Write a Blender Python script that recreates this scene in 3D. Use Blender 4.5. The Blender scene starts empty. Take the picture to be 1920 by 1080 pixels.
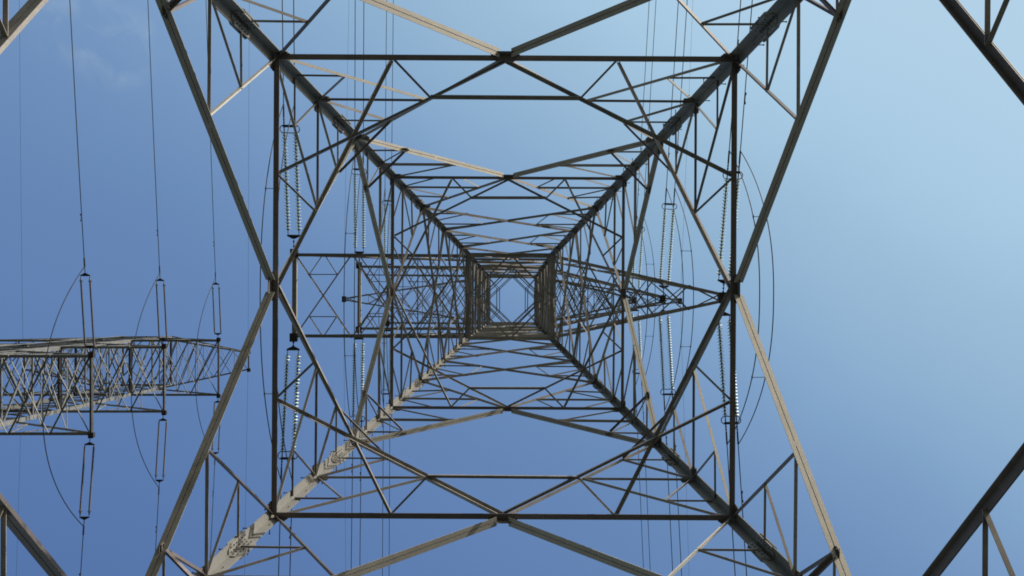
import bpy, math, random
from mathutils import Vector, Matrix
random.seed(7)
C = bpy.context.scene.collection
V = Vector
S = 0.02476            # metres per photo unit
F = 1333.0             # focal length in the same units
EYE = 1.6
ZI = F * S             # height of the waist of the pylon above the eye (33 m)
PA, PB = 297.4, 218.4  # taper of the pylon body

# ---------------------------------------------------------------- materials
def nodes(name):
    m = bpy.data.materials.new(name); m.use_nodes = True
    nt = m.node_tree; b = nt.nodes['Principled BSDF']
    return m, nt, b

def steel(name, dark, light, rough=0.6, metal=0.25, scale=3.0, rust=0.26):
    m, nt, b = nodes(name)
    tc = nt.nodes.new('ShaderNodeTexCoord')
    n1 = nt.nodes.new('ShaderNodeTexNoise'); n1.inputs['Scale'].default_value = scale
    n1.inputs['Detail'].default_value = 8; n1.inputs['Roughness'].default_value = 0.65
    n2 = nt.nodes.new('ShaderNodeTexNoise'); n2.inputs['Scale'].default_value = scale * 9
    n2.inputs['Detail'].default_value = 4
    nt.links.new(tc.outputs['Object'], n1.inputs['Vector']); nt.links.new(tc.outputs['Object'], n2.inputs['Vector'])
    r = nt.nodes.new('ShaderNodeValToRGB')
    r.color_ramp.elements[0].position = 0.33; r.color_ramp.elements[0].color = (*dark, 1)
    r.color_ramp.elements[1].position = 0.68; r.color_ramp.elements[1].color = (*light, 1)
    nt.links.new(n1.outputs['Fac'], r.inputs['Fac'])
    r2 = nt.nodes.new('ShaderNodeValToRGB')
    r2.color_ramp.elements[0].position = 0.52; r2.color_ramp.elements[0].color = (0, 0, 0, 1)
    r2.color_ramp.elements[1].position = 0.8; r2.color_ramp.elements[1].color = (rust, rust, rust, 1)
    nt.links.new(n2.outputs['Fac'], r2.inputs['Fac'])
    mx = nt.nodes.new('ShaderNodeMix'); mx.data_type = 'RGBA'
    nt.links.new(r2.outputs['Color'], mx.inputs[0]); nt.links.new(r.outputs['Color'], mx.inputs[6])
    mx.inputs[7].default_value = (0.11, 0.075, 0.05, 1)
    # every member a slightly different tone
    oi = nt.nodes.new('ShaderNodeObjectInfo')
    mr = nt.nodes.new('ShaderNodeMapRange'); mr.inputs['To Min'].default_value = 0.72; mr.inputs['To Max'].default_value = 1.18
    nt.links.new(oi.outputs['Random'], mr.inputs['Value'])
    hs = nt.nodes.new('ShaderNodeHueSaturation')
    nt.links.new(mx.outputs[2], hs.inputs['Color']); nt.links.new(mr.outputs['Result'], hs.inputs['Value'])
    nt.links.new(hs.outputs['Color'], b.inputs['Base Color'])
    b.inputs['Roughness'].default_value = rough; b.inputs['Metallic'].default_value = metal
    bp = nt.nodes.new('ShaderNodeBump'); bp.inputs['Strength'].default_value = 0.06; bp.inputs['Distance'].default_value = 0.01
    nt.links.new(n2.outputs['Fac'], bp.inputs['Height']); nt.links.new(bp.outputs['Normal'], b.inputs['Normal'])
    return m

M_STEEL = steel('galvanised_steel', (0.20, 0.187, 0.182), (0.31, 0.295, 0.278), metal=0.05)
M_MID = steel('grey_steel', (0.33, 0.32, 0.30), (0.41, 0.40, 0.375), metal=0.0)
M_SUNLIT = steel('sunlit_steel', (0.50, 0.485, 0.45), (0.60, 0.585, 0.545), metal=0.0, rust=.2)  # pale copy of the steel: sunlight put into the colour of lit members
M_SHADED = steel('dark_shaded_steel', (0.12, 0.104, 0.108), (0.17, 0.15, 0.15), metal=0.0)  # dark steel tone; on struts and braces it stands in for shade
M_LEG_SUNLIT = steel('leg_steel_sunlit', (0.215, 0.215, 0.205), (0.27, 0.27, 0.258), scale=1.3, rust=0.12, metal=0.05)  # lower-left leg only: sunlight put into the colour
M_LEG_SHADED = steel('leg_steel_shaded', (0.13, 0.135, 0.128), (0.20, 0.205, 0.193), scale=2.0, rust=0.4, metal=0.05)  # other three legs: shade put into the colour
M_PLATE = steel('plate_steel', (0.09, 0.083, 0.08), (0.18, 0.168, 0.155), scale=6.0, rust=0.6)
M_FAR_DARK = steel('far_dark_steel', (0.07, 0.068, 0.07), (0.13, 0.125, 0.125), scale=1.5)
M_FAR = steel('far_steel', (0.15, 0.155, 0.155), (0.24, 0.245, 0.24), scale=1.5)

def plain(name, col, rough=0.5, metal=0.0, var=0.2, scale=20):
    m, nt, b = nodes(name)
    tc = nt.nodes.new('ShaderNodeTexCoord')
    n1 = nt.nodes.new('ShaderNodeTexNoise'); n1.inputs['Scale'].default_value = scale; n1.inputs['Detail'].default_value = 5
    nt.links.new(tc.outputs['Object'], n1.inputs['Vector'])
    r = nt.nodes.new('ShaderNodeValToRGB')
    r.color_ramp.elements[0].position = 0.3; r.color_ramp.elements[0].color = (*[c * (1 - var) for c in col], 1)
    r.color_ramp.elements[1].position = 0.7; r.color_ramp.elements[1].color = (*[min(1, c * (1 + var)) for c in col], 1)
    nt.links.new(n1.outputs['Fac'], r.inputs['Fac']); nt.links.new(r.outputs['Color'], b.inputs['Base Color'])
    b.inputs['Roughness'].default_value = rough; b.inputs['Metallic'].default_value = metal
    return m

M_CABLE = plain('aluminium_cable', (0.018, 0.02, 0.026), 0.55, 0.3)
M_IRON = plain('dark_iron', (0.035, 0.03, 0.032), 0.6, 0.3)
M_PORC = plain('brown_porcelain', (0.085, 0.083, 0.09), 0.5, 0.0)
M_CONC = plain('concrete', (0.33, 0.31, 0.28), 0.9, 0.0, 0.25, 6)
M_GLASS, _nt, _b = nodes('green_glass')
_b.inputs['Base Color'].default_value = (0.50, 0.66, 0.57, 1)
_b.inputs['Roughness'].default_value = 0.5
_b.inputs['Transmission Weight'].default_value = 0.35
_b.inputs['IOR'].default_value = 1.5
_b.inputs['Coat Weight'].default_value = 0.0

# ground: dry grass and soil
M_GROUND, nt, b = nodes('dry_grass')
tc = nt.nodes.new('ShaderNodeTexCoord')
n1 = nt.nodes.new('ShaderNodeTexNoise'); n1.inputs['Scale'].default_value = 0.35; n1.inputs['Detail'].default_value = 12
nt.links.new(tc.outputs['Object'], n1.inputs['Vector'])
r = nt.nodes.new('ShaderNodeValToRGB')
r.color_ramp.elements[0].position = 0.35; r.color_ramp.elements[0].color = (0.05, 0.065, 0.032, 1)
r.color_ramp.elements[1].position = 0.65; r.color_ramp.elements[1].color = (0.12, 0.105, 0.075, 1)
nt.links.new(n1.outputs['Fac'], r.inputs['Fac']); nt.links.new(r.outputs['Color'], b.inputs['Base Color'])
b.inputs['Roughness'].default_value = 1.0

# ---------------------------------------------------------------- mesh helpers
class MB:
    def __init__(s): s.v = []; s.f = []; s.m = []
    def hexa(s, pts, mi=0):          # 8 points: bottom loop 0-3, top loop 4-7
        k = len(s.v); s.v += [tuple(p) for p in pts]
        for q in ((3, 2, 1, 0), (4, 5, 6, 7), (0, 1, 5, 4), (1, 2, 6, 5), (2, 3, 7, 6), (3, 0, 4, 7)):
            s.f.append(tuple(k + i for i in q)); s.m.append(mi)
    def slab(s, p, q, a, a0, a1, b, b0, b1, mi=0):   # box along p-q, extents a0..a1 along a, b0..b1 along b
        o = [a * a0 + b * b0, a * a1 + b * b0, a * a1 + b * b1, a * a0 + b * b1]
        s.hexa([p + x for x in o] + [q + x for x in o], mi)
    def tube(s, pts, r, n=6, mi=0, caps=True):
        k = len(s.v); N = len(pts)
        for i, p in enumerate(pts):
            d = (pts[min(i + 1, N - 1)] - pts[max(i - 1, 0)]).normalized()
            u = d.cross(V((0, 0, 1)))
            if u.length < 0.05: u = d.cross(V((1, 0, 0)))
            u.normalize(); w = d.cross(u)
            rr = r[i] if isinstance(r, (list, tuple)) else r
            for j in range(n):
                t = 2 * math.pi * j / n
                s.v.append(tuple(p + u * math.cos(t) * rr + w * math.sin(t) * rr))
        for i in range(N - 1):
            for j in range(n):
                a = k + i * n + j; bq = k + i * n + (j + 1) % n
                s.f.append((a, bq, bq + n, a + n)); s.m.append(mi)
        if caps:
            s.f.append(tuple(k + j for j in range(n))[::-1]); s.m.append(mi)
            s.f.append(tuple(k + (N - 1) * n + j for j in range(n))); s.m.append(mi)
    def lathe_y(s, prof, n=14, mi=0, o=V((0, 0, 0))):     # prof: (y, r)
        k = len(s.v)
        for y, r in prof:
            for j in range(n):
                t = 2 * math.pi * j / n
                s.v.append((o.x + r * math.cos(t), o.y + y, o.z + r * math.sin(t)))
        for i in range(len(prof) - 1):
            for j in range(n):
                a = k + i * n + j; bq = k + i * n + (j + 1) % n
                s.f.append((a, bq, bq + n, a + n)); s.m.append(mi)
    def prism(s, loop, d, mi=0):
        k = len(s.v); n = len(loop)
        s.v += [tuple(p) for p in loop] + [tuple(p + d) for p in loop]
        s.f.append(tuple(range(k + n - 1, k - 1, -1))); s.m.append(mi)
        s.f.append(tuple(range(k + n, k + 2 * n))); s.m.append(mi)
        for j in range(n):
            s.f.append((k + j, k + (j + 1) % n, k + n + (j + 1) % n, k + n + j)); s.m.append(mi)
    def mesh(s, name, mats, smooth=False):
        me = bpy.data.meshes.new(name); me.from_pydata(s.v, [], s.f)
        for m in (mats if isinstance(mats, (list, tuple)) else [mats]): me.materials.append(m)
        for p, mi in zip(me.polygons, s.m):
            p.material_index = mi; p.use_smooth = smooth
        me.update(); return me
    def build(s, name, mats, parent=None, smooth=False):
        o = bpy.data.objects.new(name, s.mesh(name, mats, smooth)); C.objects.link(o)
        if parent: o.parent = parent
        return o

def tag(o, label, cat, group=None):
    o['label'] = label; o['category'] = cat
    if group: o['group'] = group
    return o
def empty(name, loc, label, cat, group=None):
    o = bpy.data.objects.new(name, None); C.objects.link(o); o.location = loc; o.empty_display_size = 0.3
    return tag(o, label, cat, group)

_k = [0]
def bar(name, p, q, s, n, parent, mat=None, double=False, out=None, bolts=True, t=None, flip=False):
    """steel angle (or pair of angles with a gap) from p to q; n = normal of the plane it is bolted to"""
    mat = mat or M_STEEL
    _k[0] += 1
    if s < .09:
        p = p + V([random.uniform(-.008, .008) for _ in range(3)]); q = q + V([random.uniform(-.008, .008) for _ in range(3)])
    d = (q - p).normalized(); n = (n - d * n.dot(d)).normalized()
    if double: p = p + d * .2
    e = n.cross(d).normalized()
    if abs(n.z) < 0.9:
        if (e.z < 0) != flip: e = -e
    t = t or max(0.007, s * 0.1)
    j = (_k[0] % 9) * 0.0023
    base = n * ((out or 0.0) - j) + e * (((_k[0] * 7) % 11 - 5) * 0.0013)
    p = p + base; q = q + base
    m = MB()
    if double:
        g = 0.008
        m.slab(p, q, n, g, g + s, e, -s * .5, -s * .5 + t)
        m.slab(p, q, n, -g - s, -g, e, -s * .5, -s * .5 + t)
        m.slab(p, q, n, g, g + t, e, -s * .5 + t, s * .5)
        m.slab(p, q, n, -g - t, -g, e, -s * .5 + t, s * .5)
        L = (q - p).length                                     # stitch plates in the gap
        k = 2
        for i in range(1, k):
            c = p + (q - p) * (i / k)
            m.slab(c - d * .05, c + d * .05, n, -g, g, e, -s * .49, s * .45)
    else:
        m.slab(p, q, n, -s, 0, e, -s * .5, -s * .5 + t)
        m.slab(p, q, n, -t, 0, e, -s * .5 + t, s * .5)
    if bolts and s > 0.05:                                     # bolt heads near both ends
        for c0, sg in ((p, 1), (q, -1)):
            for i in range(2 if s > .08 else 1):
                c = c0 + d * sg * (0.10 + 0.09 * i) + e * s * .08
                m.slab(c - d * .013, c + d * .013, n, -t - .016, -t, e, -.013, .013)
    return m.build(name, mat, parent)

# ---------------------------------------------------------------- pylon geometry
FACES = {'T': (V((0, -1, 0)), V((1, 0, 0))), 'B': (V((0, 1, 0)), V((1, 0, 0))),
         'L': (V((-1, 0, 0)), V((0, 1, 0))), 'R': (V((1, 0, 0)), V((0, 1, 0)))}
def zrel(h): return PA / (h + PB)
def halfw(z): return max(PA - PB * z, PA - PB)                  # photo units; constant above the waist
def pt(face, z, t):                                             # z relative height, t across the face -1..1
    n, l = FACES[face]; w = halfw(z) * S
    return n * w + l * (w * t) + V((0, 0, EYE + z * ZI))
def hp(face, h, l): return pt(face, zrel(h), l / h)             # by level h and lateral l
def fnorm(face, z):
    n, l = FACES[face]
    if z >= 1: return n.copy()
    k = PB * S / ZI
    return (n + V((0, 0, k))).normalized()

CX, CY = -9.5 * S, -14.6 * S
HZ, HA, HB, HC, HD, HF, HH, HI = 697, 426.5, 281, 213.7, 161, 120.5, 89.5, 79
HY = 1270
tower = empty('transmission_tower', (CX, CY, 0),
              'large near lattice steel pylon seen from inside its base, filling the frame', 'pylon')
tower.rotation_euler = (0, 0, 0.0058)
OUT = 0.08
def lerp_h(p0, p1, h):
    k = (h - p0[0]) / (p1[0] - p0[0]); return (h, p0[1] + (p1[1] - p0[1]) * k)

# legs ------------------------------------------------------------
ztop = 1.83
for sx in (-1, 1):
    for sy in (-1, 1):
        def corner(z, o=0.10):
            w = halfw(z) * S + o
            return V((sx * w, sy * w, EYE + z * ZI))
        ax, ay = V((-sx, 0, 0)), V((0, -sy, 0))
        m = MB()
        zs = [(-1.7 / 33, .27), (zrel(HY), .25), (zrel(490), .225), (zrel(311), .21), (zrel(HD), .195), (1.0, .185), (1.4, .17), (ztop, .14)]
        for (z0, s0), (z1, _) in zip(zs, zs[1:]):
            p, q = corner(z0), corner(z1); t = s0 * .11
            m.slab(p, q, ax, 0, s0, ay, 0, t); m.slab(p, q, ay, t, s0, ax, 0, t)
        ML = M_LEG_SUNLIT if (sx, sy) == (-1, 1) else M_LEG_SHADED  # lit copy of the leg steel on one leg, shaded copy elsewhere
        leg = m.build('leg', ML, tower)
        ft = MB()
        c = corner(-1.6 / 33); c.z = 0
        for r0, r1, z0, z1 in ((.9, .75, -.3, .15), (.45, .35, .15, .55)):
            ft.hexa([c + V((a * r0, b_ * r0, z0)) for a, b_ in ((-1, -1), (1, -1), (1, 1), (-1, 1))] +
                    [c + V((a * r1, b_ * r1, z1)) for a, b_ in ((-1, -1), (1, -1), (1, 1), (-1, 1))])
        ft.build('footing', M_CONC, tower)
        # splice covers with bolt rows
        for h0, h1, s0 in ((506, 472, .225), (320, 301, .21), (171, 164, .19)):
            za, zb = zrel(h0), zrel(h1); dz = (zb - za)
            sp = MB()
            def pw(k, o): return corner(za + dz * k, o)
            for a, b_ in ((ax, ay), (ay, ax)):
                t = .028
                # inner cover with chamfered ends, on the inside of each flange
                A = b_ * (s0 * .11 + .002)
                lo, hi = s0 * .16, s0 * 1.12
                lp = [pw(0, .1) + a * (lo + .05), pw(0, .1) + a * (hi - .09), pw(.14, .1) + a * hi, pw(.86, .1) + a * hi,
                      pw(1, .1) + a * (hi - .09), pw(1, .1) + a * (lo + .05)]
                sp.prism([x + A for x in lp], b_ * t)
                B_ = b_ * (-.003)
                lp2 = [pw(0, .1) + a * -.02, pw(0, .1) + a * (hi - .06), pw(.1, .1) + a * (hi + .01), pw(.9, .1) + a * (hi + .01),
                       pw(1, .1) + a * (hi - .06), pw(1, .1) + a * -.02]
                sp.prism([x + B_ for x in lp2], -b_ * t)
                for i in range(6):
                    for jx in (.45, .85):
                        cc = pw((i + .7) / 7, .1) + a * (s0 * jx)
                        sp.slab(cc + b_ * (s0 * .11 + t), cc + b_ * (s0 * .11 + t + .024), a, -.011, .011, V((0, 0, 1)), -.011, .011, 1)
                        sp.slab(cc - b_ * (t + .02), cc - b_ * (t), a, -.011, .011, V((0, 0, 1)), -.011, .011, 1)
            sp.build('splice_plate', [ML, M_PLATE], leg)
        # step bolts
        if (sx, sy) in ((-1, 1), (1, -1)):
            z = 2.6; k = 0
            while z < 54:
                zr = (z - EYE) / ZI; c = corner(zr); s0 = .22 if zr < 1 else .15
                a, b_ = (ax, ay) if k % 2 else (ay, ax)
                sb = MB(); p = c + a * s0 * .72
                sb.tube([p - b_ * .15, p + b_ * (.03 + s0 * .11)], .011, 6)
                sb.tube([p - b_ * .165, p - b_ * .15], .02, 6)
                if k < 95: sb.build('step_bolt', M_PLATE, leg)
                z += .42 if z < 26 else .84; k += 1

# leg nodes: gusset plates
def gusset(face, h, l, w, hgt, parent, up=True):
    z = zrel(h); c = pt(face, z, l / h); n = fnorm(face, z); _, lat = FACES[face]
    e = n.cross(lat).normalized()
    if e.z < 0: e = -e
    m = MB(); lp = []
    for a, b_ in ((-.5, -.2), (-.28, -.5), (.28, -.5), (.5, -.2), (.5, .2), (.28, .5), (-.28, .5), (-.5, .2)):
        lp.append(c + lat * (a * w) + e * (b_ * hgt) + n * (OUT - .001 + random.uniform(-.001, .001)))
    m.prism(lp, n * .012)
    for a in (-.34, -.17, 0, .17, .34):
        for b_ in (-.3, 0, .3):
            cc = c + lat * (a * w) + e * (b_ * hgt) + n * OUT
            m.slab(cc - lat * .013, cc + lat * .013, n, -.03, .03, e, -.013, .013)
    return m.build('gusset_plate', M_PLATE, parent)

for face in 'TBLR':
    N = lambda h: fnorm(face, min(zrel(h), .999))
    def fb(name, a, b_, s, parent, **kw):
        if name == 'belt_beam': kw['mat'] = M_SHADED
        p, q = hp(face, *a), hp(face, *b_)
        return bar(name, p, q, s, N((a[0] + b_[0]) / 2), parent, out=OUT, **kw)
    # belts
    for h, s in ((HY, .12), (HA, .125), (HC, .095)):
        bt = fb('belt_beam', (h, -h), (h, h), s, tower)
        if h != HY: gusset(face, h, 0, .62 if h == HA else .5, .42 if h == HA else .34, tower)
    for sg in (-1, 1):
        def st(par, a, b_, s=.058, **kw): return fb('strut', (a[0], a[1] * sg), (b_[0], b_[1] * sg), s, par, **kw)
        # foot to lowest belt
        z0 = -1.2 / 33
        p, q = pt(face, z0, sg), hp(face, HY, 0)
        bar('diagonal_brace', p, q, .11, N(HY), tower, out=OUT, double=True)
        # lowest belt to first node
        Z, Y = (HZ, HZ), (HY, 0)
        d = fb('diagonal_brace', (HZ, HZ * sg), Y, .105, tower, double=True, flip=(face == 'R'), mat=M_STEEL if (face, sg) == ('L', -1) else M_SHADED)  # darker tone paints shade on all but one of these
        P = lerp_h(Y, Z, 912); Q = lerp_h(Y, Z, 790)
        st(d, P, (912, 912), .075); st(d, P, (HY, HY), .075); st(d, (912, 912), Q, .075); st(d, Q, (790, 790), .06)
        # first node up to main belt
        A0 = (HA, 0)
        lit = (face, sg) in (('T', -1), ('R', 1))  # braces whose sunlight is painted by the paler steel
        d = fb('diagonal_brace', A0, (HZ, HZ * sg), .092, tower, double=True, mat=M_SUNLIT if lit else M_MID)
        P = lerp_h(A0, Z, 547); Q = lerp_h(A0, Z, 622); M_ = ((HA * .5 + 547 * .5) * 1.0, (HA + P[1]) / 2)
        M_ = (488, HA + (P[1] - HA) * (488 - HA) / (547 - HA))
        st(d, P, (547, 547), .068); st(d, (HA, HA), P, .075, mat=M_SUNLIT if (face, sg) in (('L', -1), ('B', 1)) else M_SHADED); st(d, M_, (488, 488), .048); st(d, M_, (547, 547), .055)  # sun and shade on these struts painted by pale and dark steel
        st(d, (547, 547), Q, .07, mat=M_SHADED); st(d, Q, (622, 622), .05)
        gusset(face, 622, sg * Q[1], .22, .2, d)
        # main belt up to node B
        Bn = (HB, HB)
        d = fb('diagonal_brace', A0, (HB, HB * sg), .085, tower, mat=M_SUNLIT if (face, sg) == ('L', -1) else None)  # one brace painted pale as if sunlit
        P = lerp_h(A0, Bn, 350); Q = lerp_h(A0, Bn, 313)
        M_ = (392, HA + (P[1] - HA) * (392 - HA) / (350 - HA))
        st(d, P, (350, 350), .062, mat=M_SHADED if face != 'B' else None); st(d, (HA, HA), P, .066, mat={('T', -1): M_SUNLIT, ('R', 1): M_SUNLIT, ('L', -1): None, ('R', -1): M_SHADED}.get((face, sg), M_MID)); st(d, M_, (392, 392), .045, mat=M_SHADED); st(d, M_, (350, 350), .06)  # strut tones per face carry painted sun and shade
        st(d, (350, 350), Q, .065); st(d, Q, (313, 313), .045)
        # node B up to second belt
        C0 = (HC, 0)
        d = fb('diagonal_brace', C0, (HB, HB * sg), .072, tower, double=True, mat=M_SUNLIT if lit else M_MID)
        P = lerp_h(C0, Bn, 237); Q = lerp_h(C0, Bn, 260)
        st(d, P, (237, 237), .085); st(d, (HC, HC), P, .05); st(d, (237, 237), Q, .045); st(d, Q, (260, 260), .05)
        gusset(face, 260, sg * Q[1], .24, .24, d)
        # second belt up to node D
        Dn = (HD, HD)
        d = fb('diagonal_brace', C0, (HD, HD * sg), .085, tower)
        P = lerp_h(C0, Dn, 196); Q = lerp_h(C0, Dn, 178)
        st(d, P, (196, 196), .07); st(d, P, (HC, 92), .045); st(d, (197, 197), (HC, 132), .045)
        st(d, Q, (180, 180), .055); st(d, Q, (196, 196), .045)
        # X panels
        for (h0, h1) in ((HD, HF), (HF, HH)):
            a, b_ = (h0, h0 * sg), (h1, -h1 * sg)
            pp, qq = hp(face, *a), hp(face, *b_)
            nn = N((h0 + h1) / 2)
            dd = bar('diagonal_brace', pp, qq, .09, nn, tower, out=OUT + .02 * sg)
            kx = h0 / (h0 + h1)                                  # crossing in the photo
            def X(k): return (h0 + (h1 - h0) * k, (h0 - (h0 + h1) * k))
            m1 = X(kx * .52); m2 = (X(kx + (1 - kx) * .42)[0], -X(kx + (1 - kx) * .42)[1])
            st(dd, m1, (m1[0], m1[0]), .055); st(dd, m2, (m2[0], m2[0]), .055)
            st(dd, m1, (m2[0] + (m1[0] - m2[0]) * .3, m2[0] + (m1[0] - m2[0]) * .3), .05)
            st(dd, m1, m2, .045)
            st(dd, m2, (h1 + (m2[0] - h1) * .25, h1 + (m2[0] - h1) * .25), .045)
        fb('diagonal_brace', (HH, HH * sg), (HI + .01, 0), .085, tower)
        st(d, (HH - 3, HH - 3), (HH - 5.2, 42), .045, bolts=False)
    # gussets on the legs
    for h, w in ((HA, .42), (HB, .5), (HC, .4), (HD, .4), (350, .26)):
        for sg in (-1, 1):
            gusset(face, h, sg * h * (.975 if h > 400 else .965), w * .72, w * .9, tower)

# horizontal diaphragms at the two belts
UP = V((0, 0, 1))
def dia(h, s1, s2):
    z = zrel(h); w = halfw(z) * S; zz = EYE + z * ZI + .06
    Pt = lambda x, y: V((x * w, y * w, zz))
    for a in (-1, 1):
        for b_ in (-1, 1):
            bar('diaphragm_beam', Pt(0, b_), Pt(a, b_ * .5), s1, UP, tower, out=.02)
            bar('diaphragm_beam', Pt(a, 0), Pt(a * .5, b_), s1, UP, tower, out=.05)
            bar('diaphragm_beam', Pt(a * .49, b_), Pt(a * .33, b_ * .835), s2, UP, tower, out=.0)
            bar('diaphragm_beam', Pt(a, b_ * .49), Pt(a * .835, b_ * .33), s2, UP, tower, out=.0)
    for b_ in (-1, 1):
        bar('diaphragm_beam', Pt(-.33, b_ * .835), Pt(.33, b_ * .835), s2 * 1.7, UP, tower, out=-.01)
dia(HA, .075, .045)
dia(HC, .065, .05)
# hip braces across the corners
for h, c, s in ((622, None, .08), (313, None, .055), (260, None, .06)):
    for a, fa in ((-1, 'L'), (1, 'R')):
        for b_, fb_ in ((-1, 'T'), (1, 'B')):
            if h == 622: l = HZ * (622 - HA) / (HZ - HA)
            elif h == 313: l = HB * (HA - 313) / (HA - HB)
            else: l = HB * (260 - HC) / (HB - HC)
            p = hp(fa, h, b_ * l); q = hp(fb_, h, a * l)
            bar('hip_brace', p, q, s, UP, tower, out=-.05, mat=M_SHADED)

# cage ------------------------------------------------------------
zc = [1.0, 1.055, 1.12, 1.2, 1.31, 1.37, 1.45, 1.56, 1.70, 1.765, 1.83]
W = halfw(1) * S
for i, z in enumerate(zc):
    s = .17 if z in (1.0, 1.31, 1.70, 1.83) else .12
    for face in 'TBLR':
        bar('belt_beam', pt(face, z, -1), pt(face, z, 1), s, fnorm(face, 1), tower, out=OUT + (i % 2) * .01, mat=M_MID if face == 'B' else None)  # lower-face belts paler: sunlight on them put into the colour
    if z in (1.0, 1.31, 1.45, 1.70, 1.83):
        Pt = lambda x, y: V((x * W, y * W, EYE + z * ZI - (.16 if z < 1.4 else .0)))
        for a in (-1, 1):
            for b_ in (-1, 1):
                bar('diaphragm_beam', Pt(0, b_), Pt(a, 0) if z < 1.4 else Pt(a, b_ * .04), .075 if z < 1.4 else .065, UP, tower, out=.01)
                if z > 1.4:
                    k = {1.45: .78, 1.70: .62}.get(z, .56)
                    bar('diaphragm_beam', Pt(a * k, b_ * (1 - k + .06)), Pt(a * .99, b_ * .94), .055, UP, tower, out=.03)
            if z > 1.4:
                bar('diaphragm_beam', Pt(a * k, -(1 - k + .07)), Pt(a * k, 1 - k + .07), .07, UP, tower)
for z0, z1 in ((1.0, 1.2), (1.2, 1.31), (1.31, 1.45), (1.45, 1.70), (1.70, 1.83)):
    for face in 'TBLR':
        for sg in (-1, 1):
            bar('cross_brace', pt(face, z0, -sg), pt(face, z1, sg), .08, fnorm(face, 1), tower, out=OUT - .02 * sg - .01)

# cross arms ------------------------------------------------------
def zz(z): return EYE + z * ZI
def arm_rect(z, zu, xin, xtip, half, parent, mat, sc=1.0, panels=3, tiph=None, y0=0.0, ztip=None, scale_z=ZI, fine=True, cx=0.0):
    """plan-rectangular cantilever: bottom chords, sloping top chords, end beam, lattice"""
    sgn = 1 if xtip > xin else -1
    zt = ztip if ztip is not None else z
    Pb = lambda k, s: V((xin + (xtip - xin) * k, y0 + s * (half + ((tiph if tiph is not None else half) - half) * k), EYE + (z + (zt - z) * k) * scale_z))
    Pu = lambda k, s: V((xin + (xtip - xin) * k, y0 + s * (half + ((tiph if tiph is not None else half) - half) * k),
                         EYE + (zu + (zt + .008 - zu) * k) * scale_z))
    arm = None
    m = MB()
    a = .15 * sc; t = .018
    Y = V((0, 1, 0))
    for s in (-1, 1):
        p, q = Pb(0, s), Pb(1, s); d = (q - p).normalized(); e = UP
        m.slab(p, q, Y * -s, 0, a, e, 0, t); m.slab(p, q, Y * -s, 0, t, e, t, a)
        p, q = Pu(0, s), Pu(1, s); u = (UP - d * UP.dot(d)).normalized()
        m.slab(p, q, Y * -s, 0, a * .75, e, .02, .02 + t); m.slab(p, q, Y * -s, 0.001, t, e, .02 + t, a * .75)
    m.slab(Pb(.004, -1), Pb(.004, 1), V((1, 0, 0)), -.05, .05, UP, .003, .02)
    for s in (-1, 1): m.slab(Pb(.004, s), Pu(.004, s), V((1, 0, 0)), -.04, .04, Y * -s, .004, .02)
    arm = m.build('cross_arm', mat, parent)
    if tiph is None or tiph > 0.3:
        e = MB(); X = V((sgn, 0, 0)); p, q = Pb(1, -1), Pb(1, 1)
        eb = .1 if mat is M_STEEL else .065
        e.slab(p, q, X, -eb, eb, UP, -.022, -.004)
        e.slab(p, q, X, -eb, -eb + t, UP, -.003, .16 * sc); e.slab(p, q, X, eb - t, eb, UP, -.003, .16 * sc)
        mat = M_STEEL if mat is M_STEEL else M_FAR_DARK
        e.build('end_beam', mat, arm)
        mat = M_STEEL if mat is M_STEEL else M_FAR
        for s in (-1, 1):
            g = MB(); c = Pb(1, s)
            g.slab(c - Y * .2, c + Y * .2, X, -.16, .2, UP, -.05, -.026)
            g.slab(c - Y * .16, c + Y * .16, X, .13, .15, UP, -.026, .26)
            g.slab(c - Y * .16, c + Y * .16, X, -.11, -.09, UP, -.026, .26)
            g.build('attachment_plate', M_IRON, arm)
    else:
        g = MB(); c = Pb(1, 0); X = V((1, 0, 0))
        g.slab(c - Y * .26, c + Y * .26, X, -.17, .17, UP, -.05, -.026)
        g.slab(c - Y * .22, c + Y * .22, X, -.17, -.14, UP, -.026, .26); g.slab(c - Y * .22, c + Y * .22, X, .14, .17, UP, -.026, .26)
        g.build('attachment_plate', M_IRON, arm)
    nb = 'lattice_bar'
    L = lambda p, q, s, n=UP, o=0.0: bar(nb, p, q, s * sc, n, arm, mat=mat, out=o, bolts=False)
    for i in range(panels):
        k0, k1 = i / panels, (i + 1) / panels; km = (k0 + k1) / 2
        L(Pb(k0, -1), Pb(k1, 1), .065, o=.03); L(Pb(k0, 1), Pb(k1, -1), .065, o=.045)
        if fine:
            for s in (-1, 1):
                c = Pb(km, s)
                qa = Pb(k0 + (k1 - k0) * .26, s * .5); qb = Pb(k0 + (k1 - k0) * .74, s * .5)
                L(c, qa, .045, o=.06); L(c, qb, .045, o=.07); L(qa, qb, .045, o=.08)
        # side lattice and top plane
        for s in (-1, 1):
            L(Pb(k0, s), Pu(km, s), .055, n=V((0, s, 0)), o=-.03); L(Pu(km, s), Pb(k1, s), .055, n=V((0, s, 0)), o=-.04)
        if i: L(Pu(k0, -1), Pu(k0, 1), .055, o=.1)
        L(Pu(k0, -1), Pu(k1, 1), .05, o=.12) if i < panels - 1 else None
        L(Pu(k0, 1), Pu(k1, -1), .05, o=.135) if i < panels - 1 else None
    return arm

ARMS = []   # (level, side, tip points)
zl = [(1.0, 1.12, -414, 389), (1.31, 1.42, -383, 363), (1.70, 1.78, -406, 381)]
for z, zu, xl, xr in zl:
    xl_, xr_ = xl * S - CX, xr * S - CX
    arm_rect(z, zu, -W - .05, xl_, W, tower, M_STEEL, panels=3)
    arm_rect(z, zu, W + .05, xr_, W, tower, M_STEEL, panels=5, tiph=.22, fine=False)
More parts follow.
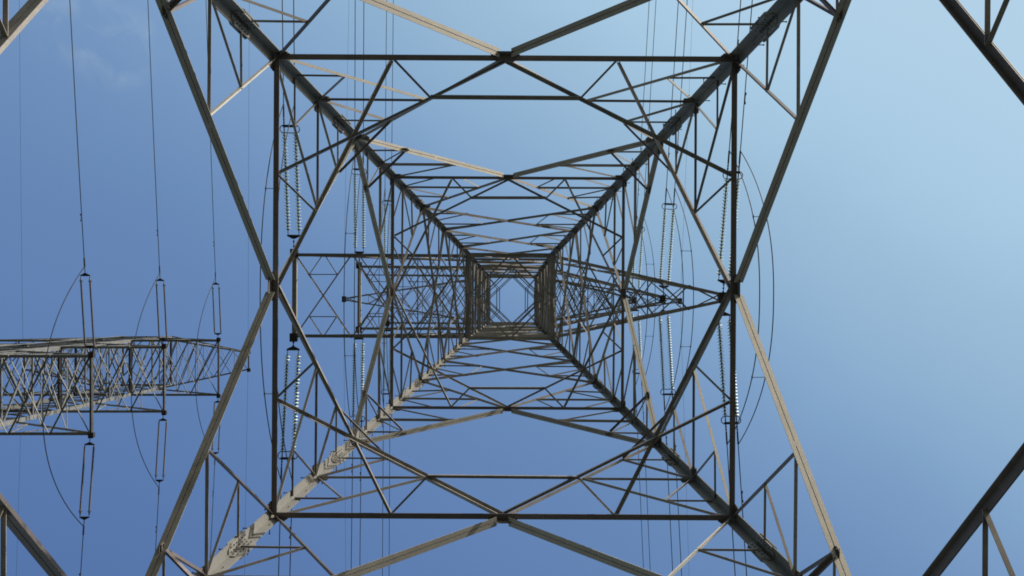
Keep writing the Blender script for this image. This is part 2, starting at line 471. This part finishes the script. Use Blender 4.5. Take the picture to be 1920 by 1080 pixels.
# earth wire arms at the top
for x in (-594 * S - CX, 572 * S - CX):
    arm_rect(1.765, 1.83, math.copysign(W + .05, x), x, W, tower, M_STEEL, sc=.8, panels=6, tiph=.12, fine=False, ztip=1.85)
R1 = Matrix.Translation((CX, CY, 0)) @ Matrix.Rotation(0.0058, 4, 'Z')
def w1(p): return R1 @ p

# ---------------------------------------------------------------- insulators and cables
def disc_mesh():
    m = MB()
    m.lathe_y([(0.0, .001), (0.0, .052), (.065, .060), (.08, .045), (.11, .030), (.15, .022)], n=10, mi=1)
    m.lathe_y([(.050, .045), (.058, .085), (.082, .122), (.098, .136), (.104, .134), (.092, .110), (.104, .10), (.090, .085), (.102, .07), (.088, .05), (.092, .02)], n=18, mi=0)
    return m.mesh('glass_disc', [M_GLASS, M_IRON], True)
DISC = disc_mesh()
NDISC = 29; PITCH = .151

def basis(origin, d):
    y = d.normalized(); x = y.cross(UP).normalized(); z = x.cross(y)
    return Matrix(((x.x, y.x, z.x, origin.x), (x.y, y.y, z.y, origin.y), (x.z, y.z, z.z, origin.z), (0, 0, 0, 1)))

def assembly(origin, d, label, link):
    root = bpy.data.objects.new('insulator_string', None); C.objects.link(root)
    tag(root, label, 'insulator', 'double glass insulator strings of the near pylon')
    M = basis(origin, d); root.matrix_world = M
    g = .25
    m = MB()
    m.tube([V((0, 0, 0)), V((0, link - .12, 0))], .02, 6)
    for i in range(3): m.tube([V((0, .05 + i * link * .3, 0)), V((0, .12 + i * link * .3, 0))], .045, 8)
    m.build('shackle', M_IRON, root)
    def yoke(y, flip, name='yoke_plate'):
        m = MB(); k = -1 if flip else 1
        lp = [V((-.30, y + k * .1, -.01)), V((-.30, y + k * .03, -.01)), V((-.06, y - k * .09, -.01)), V((.06, y - k * .09, -.01)), V((.30, y + k * .03, -.01)), V((.30, y + k * .1, -.01))]
        if flip: lp = lp[::-1]
        m.prism(lp, V((0, 0, .022)))
        for s in (-1, 1): m.tube([V((s * g, y + k * .04, 0)), V((s * g, y + k * .28, 0))], .018, 6)
        return m.build(name, M_IRON, root)
    yoke(link, False)
    y0 = link + .3
    for s in (-1, 1):
        m = MB(); m.tube([V((s * g, y0 - .1, 0)), V((s * g, y0 + NDISC * PITCH + .12, 0))], .02, 6)
        st_ = m.build('string_core', M_IRON, root)
        for i in range(NDISC):
            o = bpy.data.objects.new('glass_disc', DISC); C.objects.link(o); o.parent = st_
            o.location = (s * g, y0 + i * PITCH, 0); o.rotation_euler = (0, random.uniform(0, .5), 0)
    y1 = y0 + NDISC * PITCH
    m = MB()                                     # live end yoke bar
    m.slab(V((-.31, y1 + .30, 0)), V((.31, y1 + .30, 0)), V((0, 1, 0)), -.055, .055, UP, -.03, .03)
    for s in (-1, 1):
        m.tube([V((s * g, y1 + .05, 0)), V((s * g, y1 + .7, 0))], .028, 6)
        for q in (.42, .55): m.tube([V((s * g, y1 + q, 0)), V((s * g, y1 + q + .06, 0))], .04, 8)
    m.build('yoke_bar', M_IRON, root)
    m = MB(); pts = []                           # racetrack arcing ring
    for i in range(33):
        t = 2 * math.pi * i / 32
        cx_ = .27 if math.cos(t) > 0 else -.27
        pts.append(V((cx_ + .17 * math.cos(t), y1 + .17 + .17 * math.sin(t), .0)))
    m.tube(pts, 0.022, 6, caps=False)
    m.build('arcing_ring', M_IRON, root)
    ends = []
    for s in (-1, 1):
        # x axis of the frame may run either way: return world points sorted by x
        ends.append((M @ V((s * g, y1 + .7, 0)), M @ V((s * g, y1 + 1.25, 0))))
    ends.sort(key=lambda e: e[0].x)
    return ends

def cable_pts(p0, sgn, lat, slope, span=320.0, n=70):
    pts = []
    for i in range(n + 1):
        t = span * (i / n) ** 1.6
        pts.append(V((p0.x + lat * t, p0.y + sgn * t, p0.z - slope * t + slope / span * t * t)))
    return pts

def damper(m, p, d, r=.05):
    q = p - V((0, 0, .09))
    m.tube([p, q], .02, 6)
    m.tube([q - d * .22, q + d * .22], .012, 6)
    for s in (-1, 1): m.tube([q + d * s * .13, q + d * s * .25], [r * .6, r], 8)

def cable(pts, r, label, cat='cable', group=None, dampers=(), name='power_cable', clamp=True):
    m = MB()
    m.tube(pts, r, 6)
    o = m.build(name, M_CABLE, None, True); tag(o, label, cat, group)
    if clamp:
        m = MB(); d = (pts[1] - pts[0]).normalized()
        m.tube([pts[0] - d * .02, pts[0] + d * .55], r * 1.8, 8)
        m.build('dead_end_clamp', M_IRON, o)
    for t in dampers:
        m = MB(); d = (pts[-1] - pts[0]); d = (pts[6] - pts[0]).normalized()
        damper(m, pts[0] + d * t + V((0, 0, -r)), d)
        m.build('damper', M_IRON, o)
    return o

def jumper(pa, pb, sag, swing, r, label, group, name='jumper_cable', n=40, power=2.3):
    pts = []
    for i in range(n + 1):
        t = i / n; k = 1 - abs(2 * t - 1) ** power
        p = pa.lerp(pb, t); pts.append(p + V((swing * k, 0, -sag * k)))
    m = MB(); m.tube(pts, r, 6)
    o = m.build(name, M_CABLE, None, True); tag(o, label, 'cable', group)
    return o, pts

lev = ['lowest', 'middle', 'highest']
for i, (z, zu, xl, xr) in enumerate(zl):
    for side, x in (('left', xl), ('right', xr)):
        ends = {}
        for sgn, dirn in ((-1, 'top'), (1, 'bottom')):
            if side == 'left':
                org = V((x * S - CX, sgn * W, zz(z) - .06)); link = .75 if sgn < 0 else .5
            else:
                org = V((x * S - CX, sgn * .2, zz(z) - .06)); link = .55
            lat = (.035 if sgn < 0 else .02)
            d = V((lat - (.02 if side == 'left' and i == 0 else 0), sgn, -.165))
            e = assembly(w1(org), d, f'double glass insulator string toward the {dirn} from the {lev[i]} {side} cross arm', link)
            ends[sgn] = e
            for j, (a, b_) in enumerate(e):
                tw = ('left', 'right')[j]
                dm = (2.3 + .5 * j,) if (j == 1 or i > 0) else (1.9,)
                if dirn == 'top' and side == 'left': dm = ()
                cable(cable_pts(a, sgn, lat, .15), 0.022,
                      f'{tw} cable of the pair leaving toward the {dirn} from the {lev[i]} {side} cross arm', dampers=dm,
                      group='twin cables of the near pylon')
        allp = []
        for j in (0, 1):
            o, pts = jumper(ends[-1][j][1], ends[1][j][1], 3.4, .27 + (.03 if j else -.03), 0.022,
                            f'{("left", "right")[j]} slack jumper cable looping under the {lev[i]} {side} cross arm', 'jumper loops of the near pylon')
            allp.append((o, pts))
        for kk in (10, 14, 26, 30) if i == 0 else (12, 28):
            if kk in (14, 26): continue
            m = MB(); m.tube([allp[0][1][kk], allp[1][1][kk]], .014, 6)
            for q in (0, 1): m.tube([allp[q][1][kk] - V((0, .06, 0)), allp[q][1][kk] + V((0, .06, 0))], .03, 8)
            m.build('spacer', M_IRON, allp[0][0])

for side, x in (('left', -594), ('right', 572)):
    p0 = w1(V((x * S - CX, 0, zz(1.85) - .1)))
    a = cable_pts(p0, -1, .03, .055); b_ = cable_pts(p0, 1, .02, .055)
    m = MB(); m.tube(a[::-1] + b_[1:], .009, 5)
    o = m.build('earth_wire', M_CABLE, None, True)
    tag(o, f'thin earth wire carried by the long topmost {side} arm of the near pylon', 'cable')

# ---------------------------------------------------------------- far pylon on the left
s1 = 1.45
U = s1 * S
t2x, t2y = -1104 * U, 170 * U
far = empty('transmission_tower', (t2x, t2y, 0), 'distant lattice steel pylon at the left edge, its three arms reaching right', 'pylon')
W2 = 75.5 * U
lv = [s1, 1.208 * s1, 1.43 * s1, 1.6 * s1]
def c2(sx, sy, z):
    w = W2 if z >= s1 else W2 + (s1 - z) * ZI * .17
    return V((sx * w, sy * w, EYE + z * ZI))
ZB = -1.6 / 33
for sx in (-1, 1):
    for sy in (-1, 1):
        m = MB(); ax, ay = V((-sx, 0, 0)), V((0, -sy, 0))
        for za, zb, s0 in ((ZB, s1, .38), (s1, lv[1], .34), (lv[1], lv[2], .30), (lv[2], lv[3], .25)):
            p, q = c2(sx, sy, za), c2(sx, sy, zb)
            m.slab(p, q, ax, 0, s0, ay, 0, .03); m.slab(p, q, ay, .03, s0, ax, 0, .03)
        m.build('leg', M_FAR, far)
def f2(face, z, t):
    n, l = FACES[face]; w = W2 if z >= s1 else W2 + (s1 - z) * ZI * .17
    return n * w + l * (w * t) + V((0, 0, EYE + z * ZI))
cz = [s1, 1.07 * s1, 1.14 * s1, lv[1], 1.28 * s1, 1.355 * s1, lv[2], 1.515 * s1, lv[3]]
for i, z in enumerate(cz):
    for face in 'TBLR':
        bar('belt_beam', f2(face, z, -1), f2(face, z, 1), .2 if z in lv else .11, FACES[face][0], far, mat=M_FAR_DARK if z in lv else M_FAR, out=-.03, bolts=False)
        if i + 1 < len(cz):
            for sg in (-1, 1):
                bar('cross_brace', f2(face, z, -sg), f2(face, cz[i + 1], sg), .12, FACES[face][0], far, mat=M_FAR, out=-.06 - .02 * sg, bolts=False)
    if z in lv:
        for a in (-1, 1):
            for b_ in (-1, 1):
                bar('diaphragm_beam', V((0, b_ * W2, EYE + z * ZI)), V((a * W2, 0, EYE + z * ZI)), .1, UP, far, mat=M_FAR, bolts=False)
lo = [.05, .35, .62, .84, 1.04, 1.2, 1.32, 1.4, s1]
for i in range(len(lo) - 1):
    for face in 'TBLR':
        for sg in (-1, 1):
            bar('diagonal_brace', f2(face, lo[i], -sg), f2(face, lo[i + 1], sg), .12, FACES[face][0], far, mat=M_FAR, out=-.06 - .02 * sg, bolts=False)
for i, z in enumerate(lv[:3]):
    for x in (308, -308):
        arm_rect(z, z + .1 * s1, math.copysign(W2, x), x * U, W2, far, M_FAR, sc=1.35, panels=3, scale_z=ZI, fine=False)
for x in (304, -370):
    arm_rect(lv[3] - .06 * s1, lv[3], math.copysign(W2, x), x * U, W2, far, M_FAR, sc=1.1, panels=5, tiph=27 * U, fine=False, ztip=lv[3])

def rod_assembly(origin, d, label, link=.55):
    root = bpy.data.objects.new('insulator_string', None); C.objects.link(root)
    tag(root, label, 'insulator', 'double insulator strings of the far pylon')
    M = basis(origin, d); root.matrix_world = M; g = .3
    L = 4.1
    for y, k in ((link, 1), (link + L + .75, -1)):
        m = MB()
        lp = [V((-.34, y + k * .10, -.015)), V((-.34, y + k * .04, -.015)), V((-.06, y - k * .11, -.015)), V((.06, y - k * .11, -.015)), V((.34, y + k * .04, -.015)), V((.34, y + k * .10, -.015))]
        if k < 0: lp = lp[::-1]
        m.prism(lp, V((0, 0, .03))); m.build('yoke_plate', M_IRON, root)
    for s in (-1, 1):
        m = MB()
        prof = []; y = link + .2
        prof.append((y - .22, .025)); 
        while y < link + L + .4:
            prof += [(y, .05), (y + .02, .085), (y + .05, .05)]; y += .075
        prof.append((y + .16, .025))
        m.lathe_y(prof, n=8, o=V((s * g, 0, 0)))
        m.build('insulator_rod', M_PORC, root, True)
        h = MB(); yy = link + L + .32
        h.tube([V((s * g - .13, yy, 0)), V((s * g + .13, yy, 0))], .022, 6); h.tube([V((s * g, yy - .1, 0)), V((s * g, yy + .25, 0))], .03, 6)
        h.tube([V((s * g, yy, -.12)), V((s * g, yy, .12))], .022, 6)
        h.build('arcing_horn', M_IRON, root)
    m = MB(); m.tube([V((0, 0, 0)), V((0, link, 0))], .03, 6)
    m.build('shackle', M_IRON, root)
    m = MB(); m.tube([V((0, link + L + .75, 0)), V((0, link + L + 1.3, 0))], .03, 6)
    m.build('dead_end_clamp', M_IRON, root)
    return M @ V((0, link + L + 1.3, 0))

for i, z in enumerate(lv[:3]):
    e = {}
    for sgn, dirn in ((-1, 'top'), (1, 'bottom')):
        lat = .01 if sgn < 0 else .0
        org = V((t2x + 308 * U, t2y + sgn * W2, zz(z) - .05))
        p = rod_assembly(org, V((lat, sgn, -.12)), f'thin dark insulator string toward the {dirn} from the {lev[i]} arm of the far pylon')
        e[sgn] = p
        cable(cable_pts(p, sgn, lat, .115), .030, f'single cable leaving toward the {dirn} from the {lev[i]} arm of the far left pylon',
              dampers=(3.2,), group='single cables of the far pylon')
    jumper(e[-1], e[1], 4.0, -.1, .030, f'slack jumper cable looping under the {lev[i]} arm of the far left pylon', 'jumper loops of the far pylon')
for nm, x in (('right', 304), ('left', -370)):
    p0 = V((t2x + x * U, t2y, zz(lv[3]) - .1))
    a = cable_pts(p0, -1, .02, .05); b_ = cable_pts(p0, 1, .0, .05)
    m = MB(); m.tube(a[::-1] + b_[1:], .012, 5)
    tag(m.build('earth_wire', M_CABLE, None, True), f'thin earth wire on the topmost {nm} arm of the far left pylon', 'cable')

# ---------------------------------------------------------------- ground
m = MB(); G = 4000; n = 40
for i in range(n + 1):
    for j in range(n + 1):
        x = ((i / n) * 2 - 1); y = ((j / n) * 2 - 1)
        x = math.copysign(abs(x) ** 2.2, x) * G; y = math.copysign(abs(y) ** 2.2, y) * G
        m.v.append((x, y, 0.0 + (0 if abs(x) < 60 and abs(y) < 60 else random.uniform(-.4, .2))))
for i in range(n):
    for j in range(n):
        a = i * (n + 1) + j; m.f.append((a, a + n + 1, a + n + 2, a + 1)); m.m.append(0)
g = m.build('ground', M_GROUND); g['kind'] = 'structure'

# ---------------------------------------------------------------- light
EL, AZ = math.radians(19), math.radians(129)    # azimuth: x = sin, y = cos
SUN = V((math.sin(AZ) * math.cos(EL), math.cos(AZ) * math.cos(EL), math.sin(EL)))
ld = bpy.data.lights.new('sun', 'SUN'); ld.energy = 5.0; ld.angle = math.radians(.5); ld.color = (1, .92, .80)
lo_ = bpy.data.objects.new('sun', ld); C.objects.link(lo_)
lo_.rotation_euler = (-SUN).to_track_quat('-Z', 'Y').to_euler()
w = bpy.data.worlds.new('World'); bpy.context.scene.world = w; w.use_nodes = True
nt = w.node_tree; bg = nt.nodes['Background']; STR = 0.12
sky = nt.nodes.new('ShaderNodeTexSky'); sky.sky_type = 'NISHITA'; sky.sun_disc = False
sky.sun_elevation = EL; sky.sun_rotation = AZ
sky.air_density = 1.0; sky.dust_density = 1.2; sky.ozone_density = 1.0
def lin(c): c /= 255; return c / 12.92 if c <= .04045 else ((c + .055) / 1.055) ** 2.4
def mth(op, a, b=None, c=None):
    n_ = nt.nodes.new('ShaderNodeMath'); n_.operation = op
    for i_, v in enumerate((a, b, c)):
        if v is None: continue
        if isinstance(v, (int, float)): n_.inputs[i_].default_value = v
        else: nt.links.new(v, n_.inputs[i_])
    return n_.outputs[0]
tc = nt.nodes.new('ShaderNodeTexCoord')
def dot(v):
    n_ = nt.nodes.new('ShaderNodeVectorMath'); n_.operation = 'DOT_PRODUCT'
    nt.links.new(tc.outputs['Generated'], n_.inputs[0]); n_.inputs[1].default_value = v
    return n_.outputs['Value']
# upper sky: deep blue away from the sun, hazy and pale toward it
d0 = dot((.545, -.838, 0))
nz = nt.nodes.new('ShaderNodeTexNoise'); nz.inputs['Scale'].default_value = 3.0; nz.inputs['Detail'].default_value = 5
nt.links.new(tc.outputs['Generated'], nz.inputs['Vector'])
d1 = mth('ADD', d0, mth('MULTIPLY', mth('SUBTRACT', nz.outputs['Fac'], .5), .10))
ramp = nt.nodes.new('ShaderNodeValToRGB'); ramp.color_ramp.interpolation = 'B_SPLINE'
nt.links.new(mth('MULTIPLY_ADD', d1, 1 / 1.6, .5), ramp.inputs['Fac'])
cols = [(-.75, (80, 110, 162)), (-.562, (84, 116, 169)), (-.35, (95, 127, 177)), (-.2, (101, 134, 181)), (-.06, (108, 141, 185)), (.08, (125, 159, 199)),
        (.2, (142, 177, 209)), (.312, (156, 189, 216)), (.40, (169, 203, 228)), (.5, (176, 208, 231)), (.75, (186, 214, 235))]
el = ramp.color_ramp.elements
while len(el) < len(cols): el.new(.5)
for e_, (p_, c_) in zip(el, cols):
    e_.position = p_ / 1.6 + .5; e_.color = (*[lin(x) for x in c_], 1)
scl = nt.nodes.new('ShaderNodeVectorMath'); scl.operation = 'SCALE'; scl.inputs['Scale'].default_value = 1 / STR
# a faint wisp of cirrus
def wisp(v, r0, r1):
    m_ = nt.nodes.new('ShaderNodeMapRange'); m_.interpolation_type = 'SMOOTHSTEP'
    nt.links.new(dot(Vector(v).normalized()), m_.inputs['Value'])
    m_.inputs['From Min'].default_value = math.cos(r1); m_.inputs['From Max'].default_value = math.cos(r0)
    return m_.outputs['Result']
n2 = nt.nodes.new('ShaderNodeTexNoise'); n2.inputs['Scale'].default_value = 26; n2.inputs['Detail'].default_value = 9; n2.inputs['Distortion'].default_value = .6
nt.links.new(tc.outputs['Generated'], n2.inputs['Vector'])
cm = nt.nodes.new('ShaderNodeMapRange'); cm.inputs['From Min'].default_value = .45; cm.inputs['From Max'].default_value = .85
nt.links.new(n2.outputs['Fac'], cm.inputs['Value'])
mask = mth('MAXIMUM', wisp((-760, -490, 1333), 0, .06), mth('MULTIPLY', wisp((-800, -520, 1333), .0, .07), .7))
cl = mth('MULTIPLY', mth('MULTIPLY', mask, cm.outputs['Result']), .34)
mx = nt.nodes.new('ShaderNodeMix'); mx.data_type = 'RGBA'
nt.links.new(cl, mx.inputs[0]); nt.links.new(ramp.outputs['Color'], mx.inputs[6]); mx.inputs[7].default_value = (.62, .70, .78, 1)
nt.links.new(mx.outputs[2], scl.inputs[0])
mz = nt.nodes.new('ShaderNodeMapRange'); mz.interpolation_type = 'SMOOTHSTEP'
nt.links.new(dot((0, 0, 1)), mz.inputs['Value']); mz.inputs['From Min'].default_value = .35; mz.inputs['From Max'].default_value = .7
mw = nt.nodes.new('ShaderNodeMix'); mw.data_type = 'RGBA'
nt.links.new(mz.outputs['Result'], mw.inputs[0]); nt.links.new(sky.outputs['Color'], mw.inputs[6]); nt.links.new(scl.outputs[0], mw.inputs[7])
nt.links.new(mw.outputs[2], bg.inputs['Color'])
bg.inputs['Strength'].default_value = STR

# ---------------------------------------------------------------- camera
cd = bpy.data.cameras.new('camera'); cam = bpy.data.objects.new('camera', cd); C.objects.link(cam)
cam.location = (0, 0, EYE); cam.rotation_euler = (math.pi, 0, 0)
cd.sensor_width = 36; cd.lens = F / 1920 * 36
cd.shift_x = -5.9 / 1920; cd.shift_y = 30.7 / 1920
cd.clip_start = .05; cd.clip_end = 20000
sc = bpy.context.scene; sc.camera = cam
sc.cycles.filter_width = 1.8
sc.view_settings.view_transform = 'Standard'; sc.view_settings.look = 'None'; sc.view_settings.exposure = 0
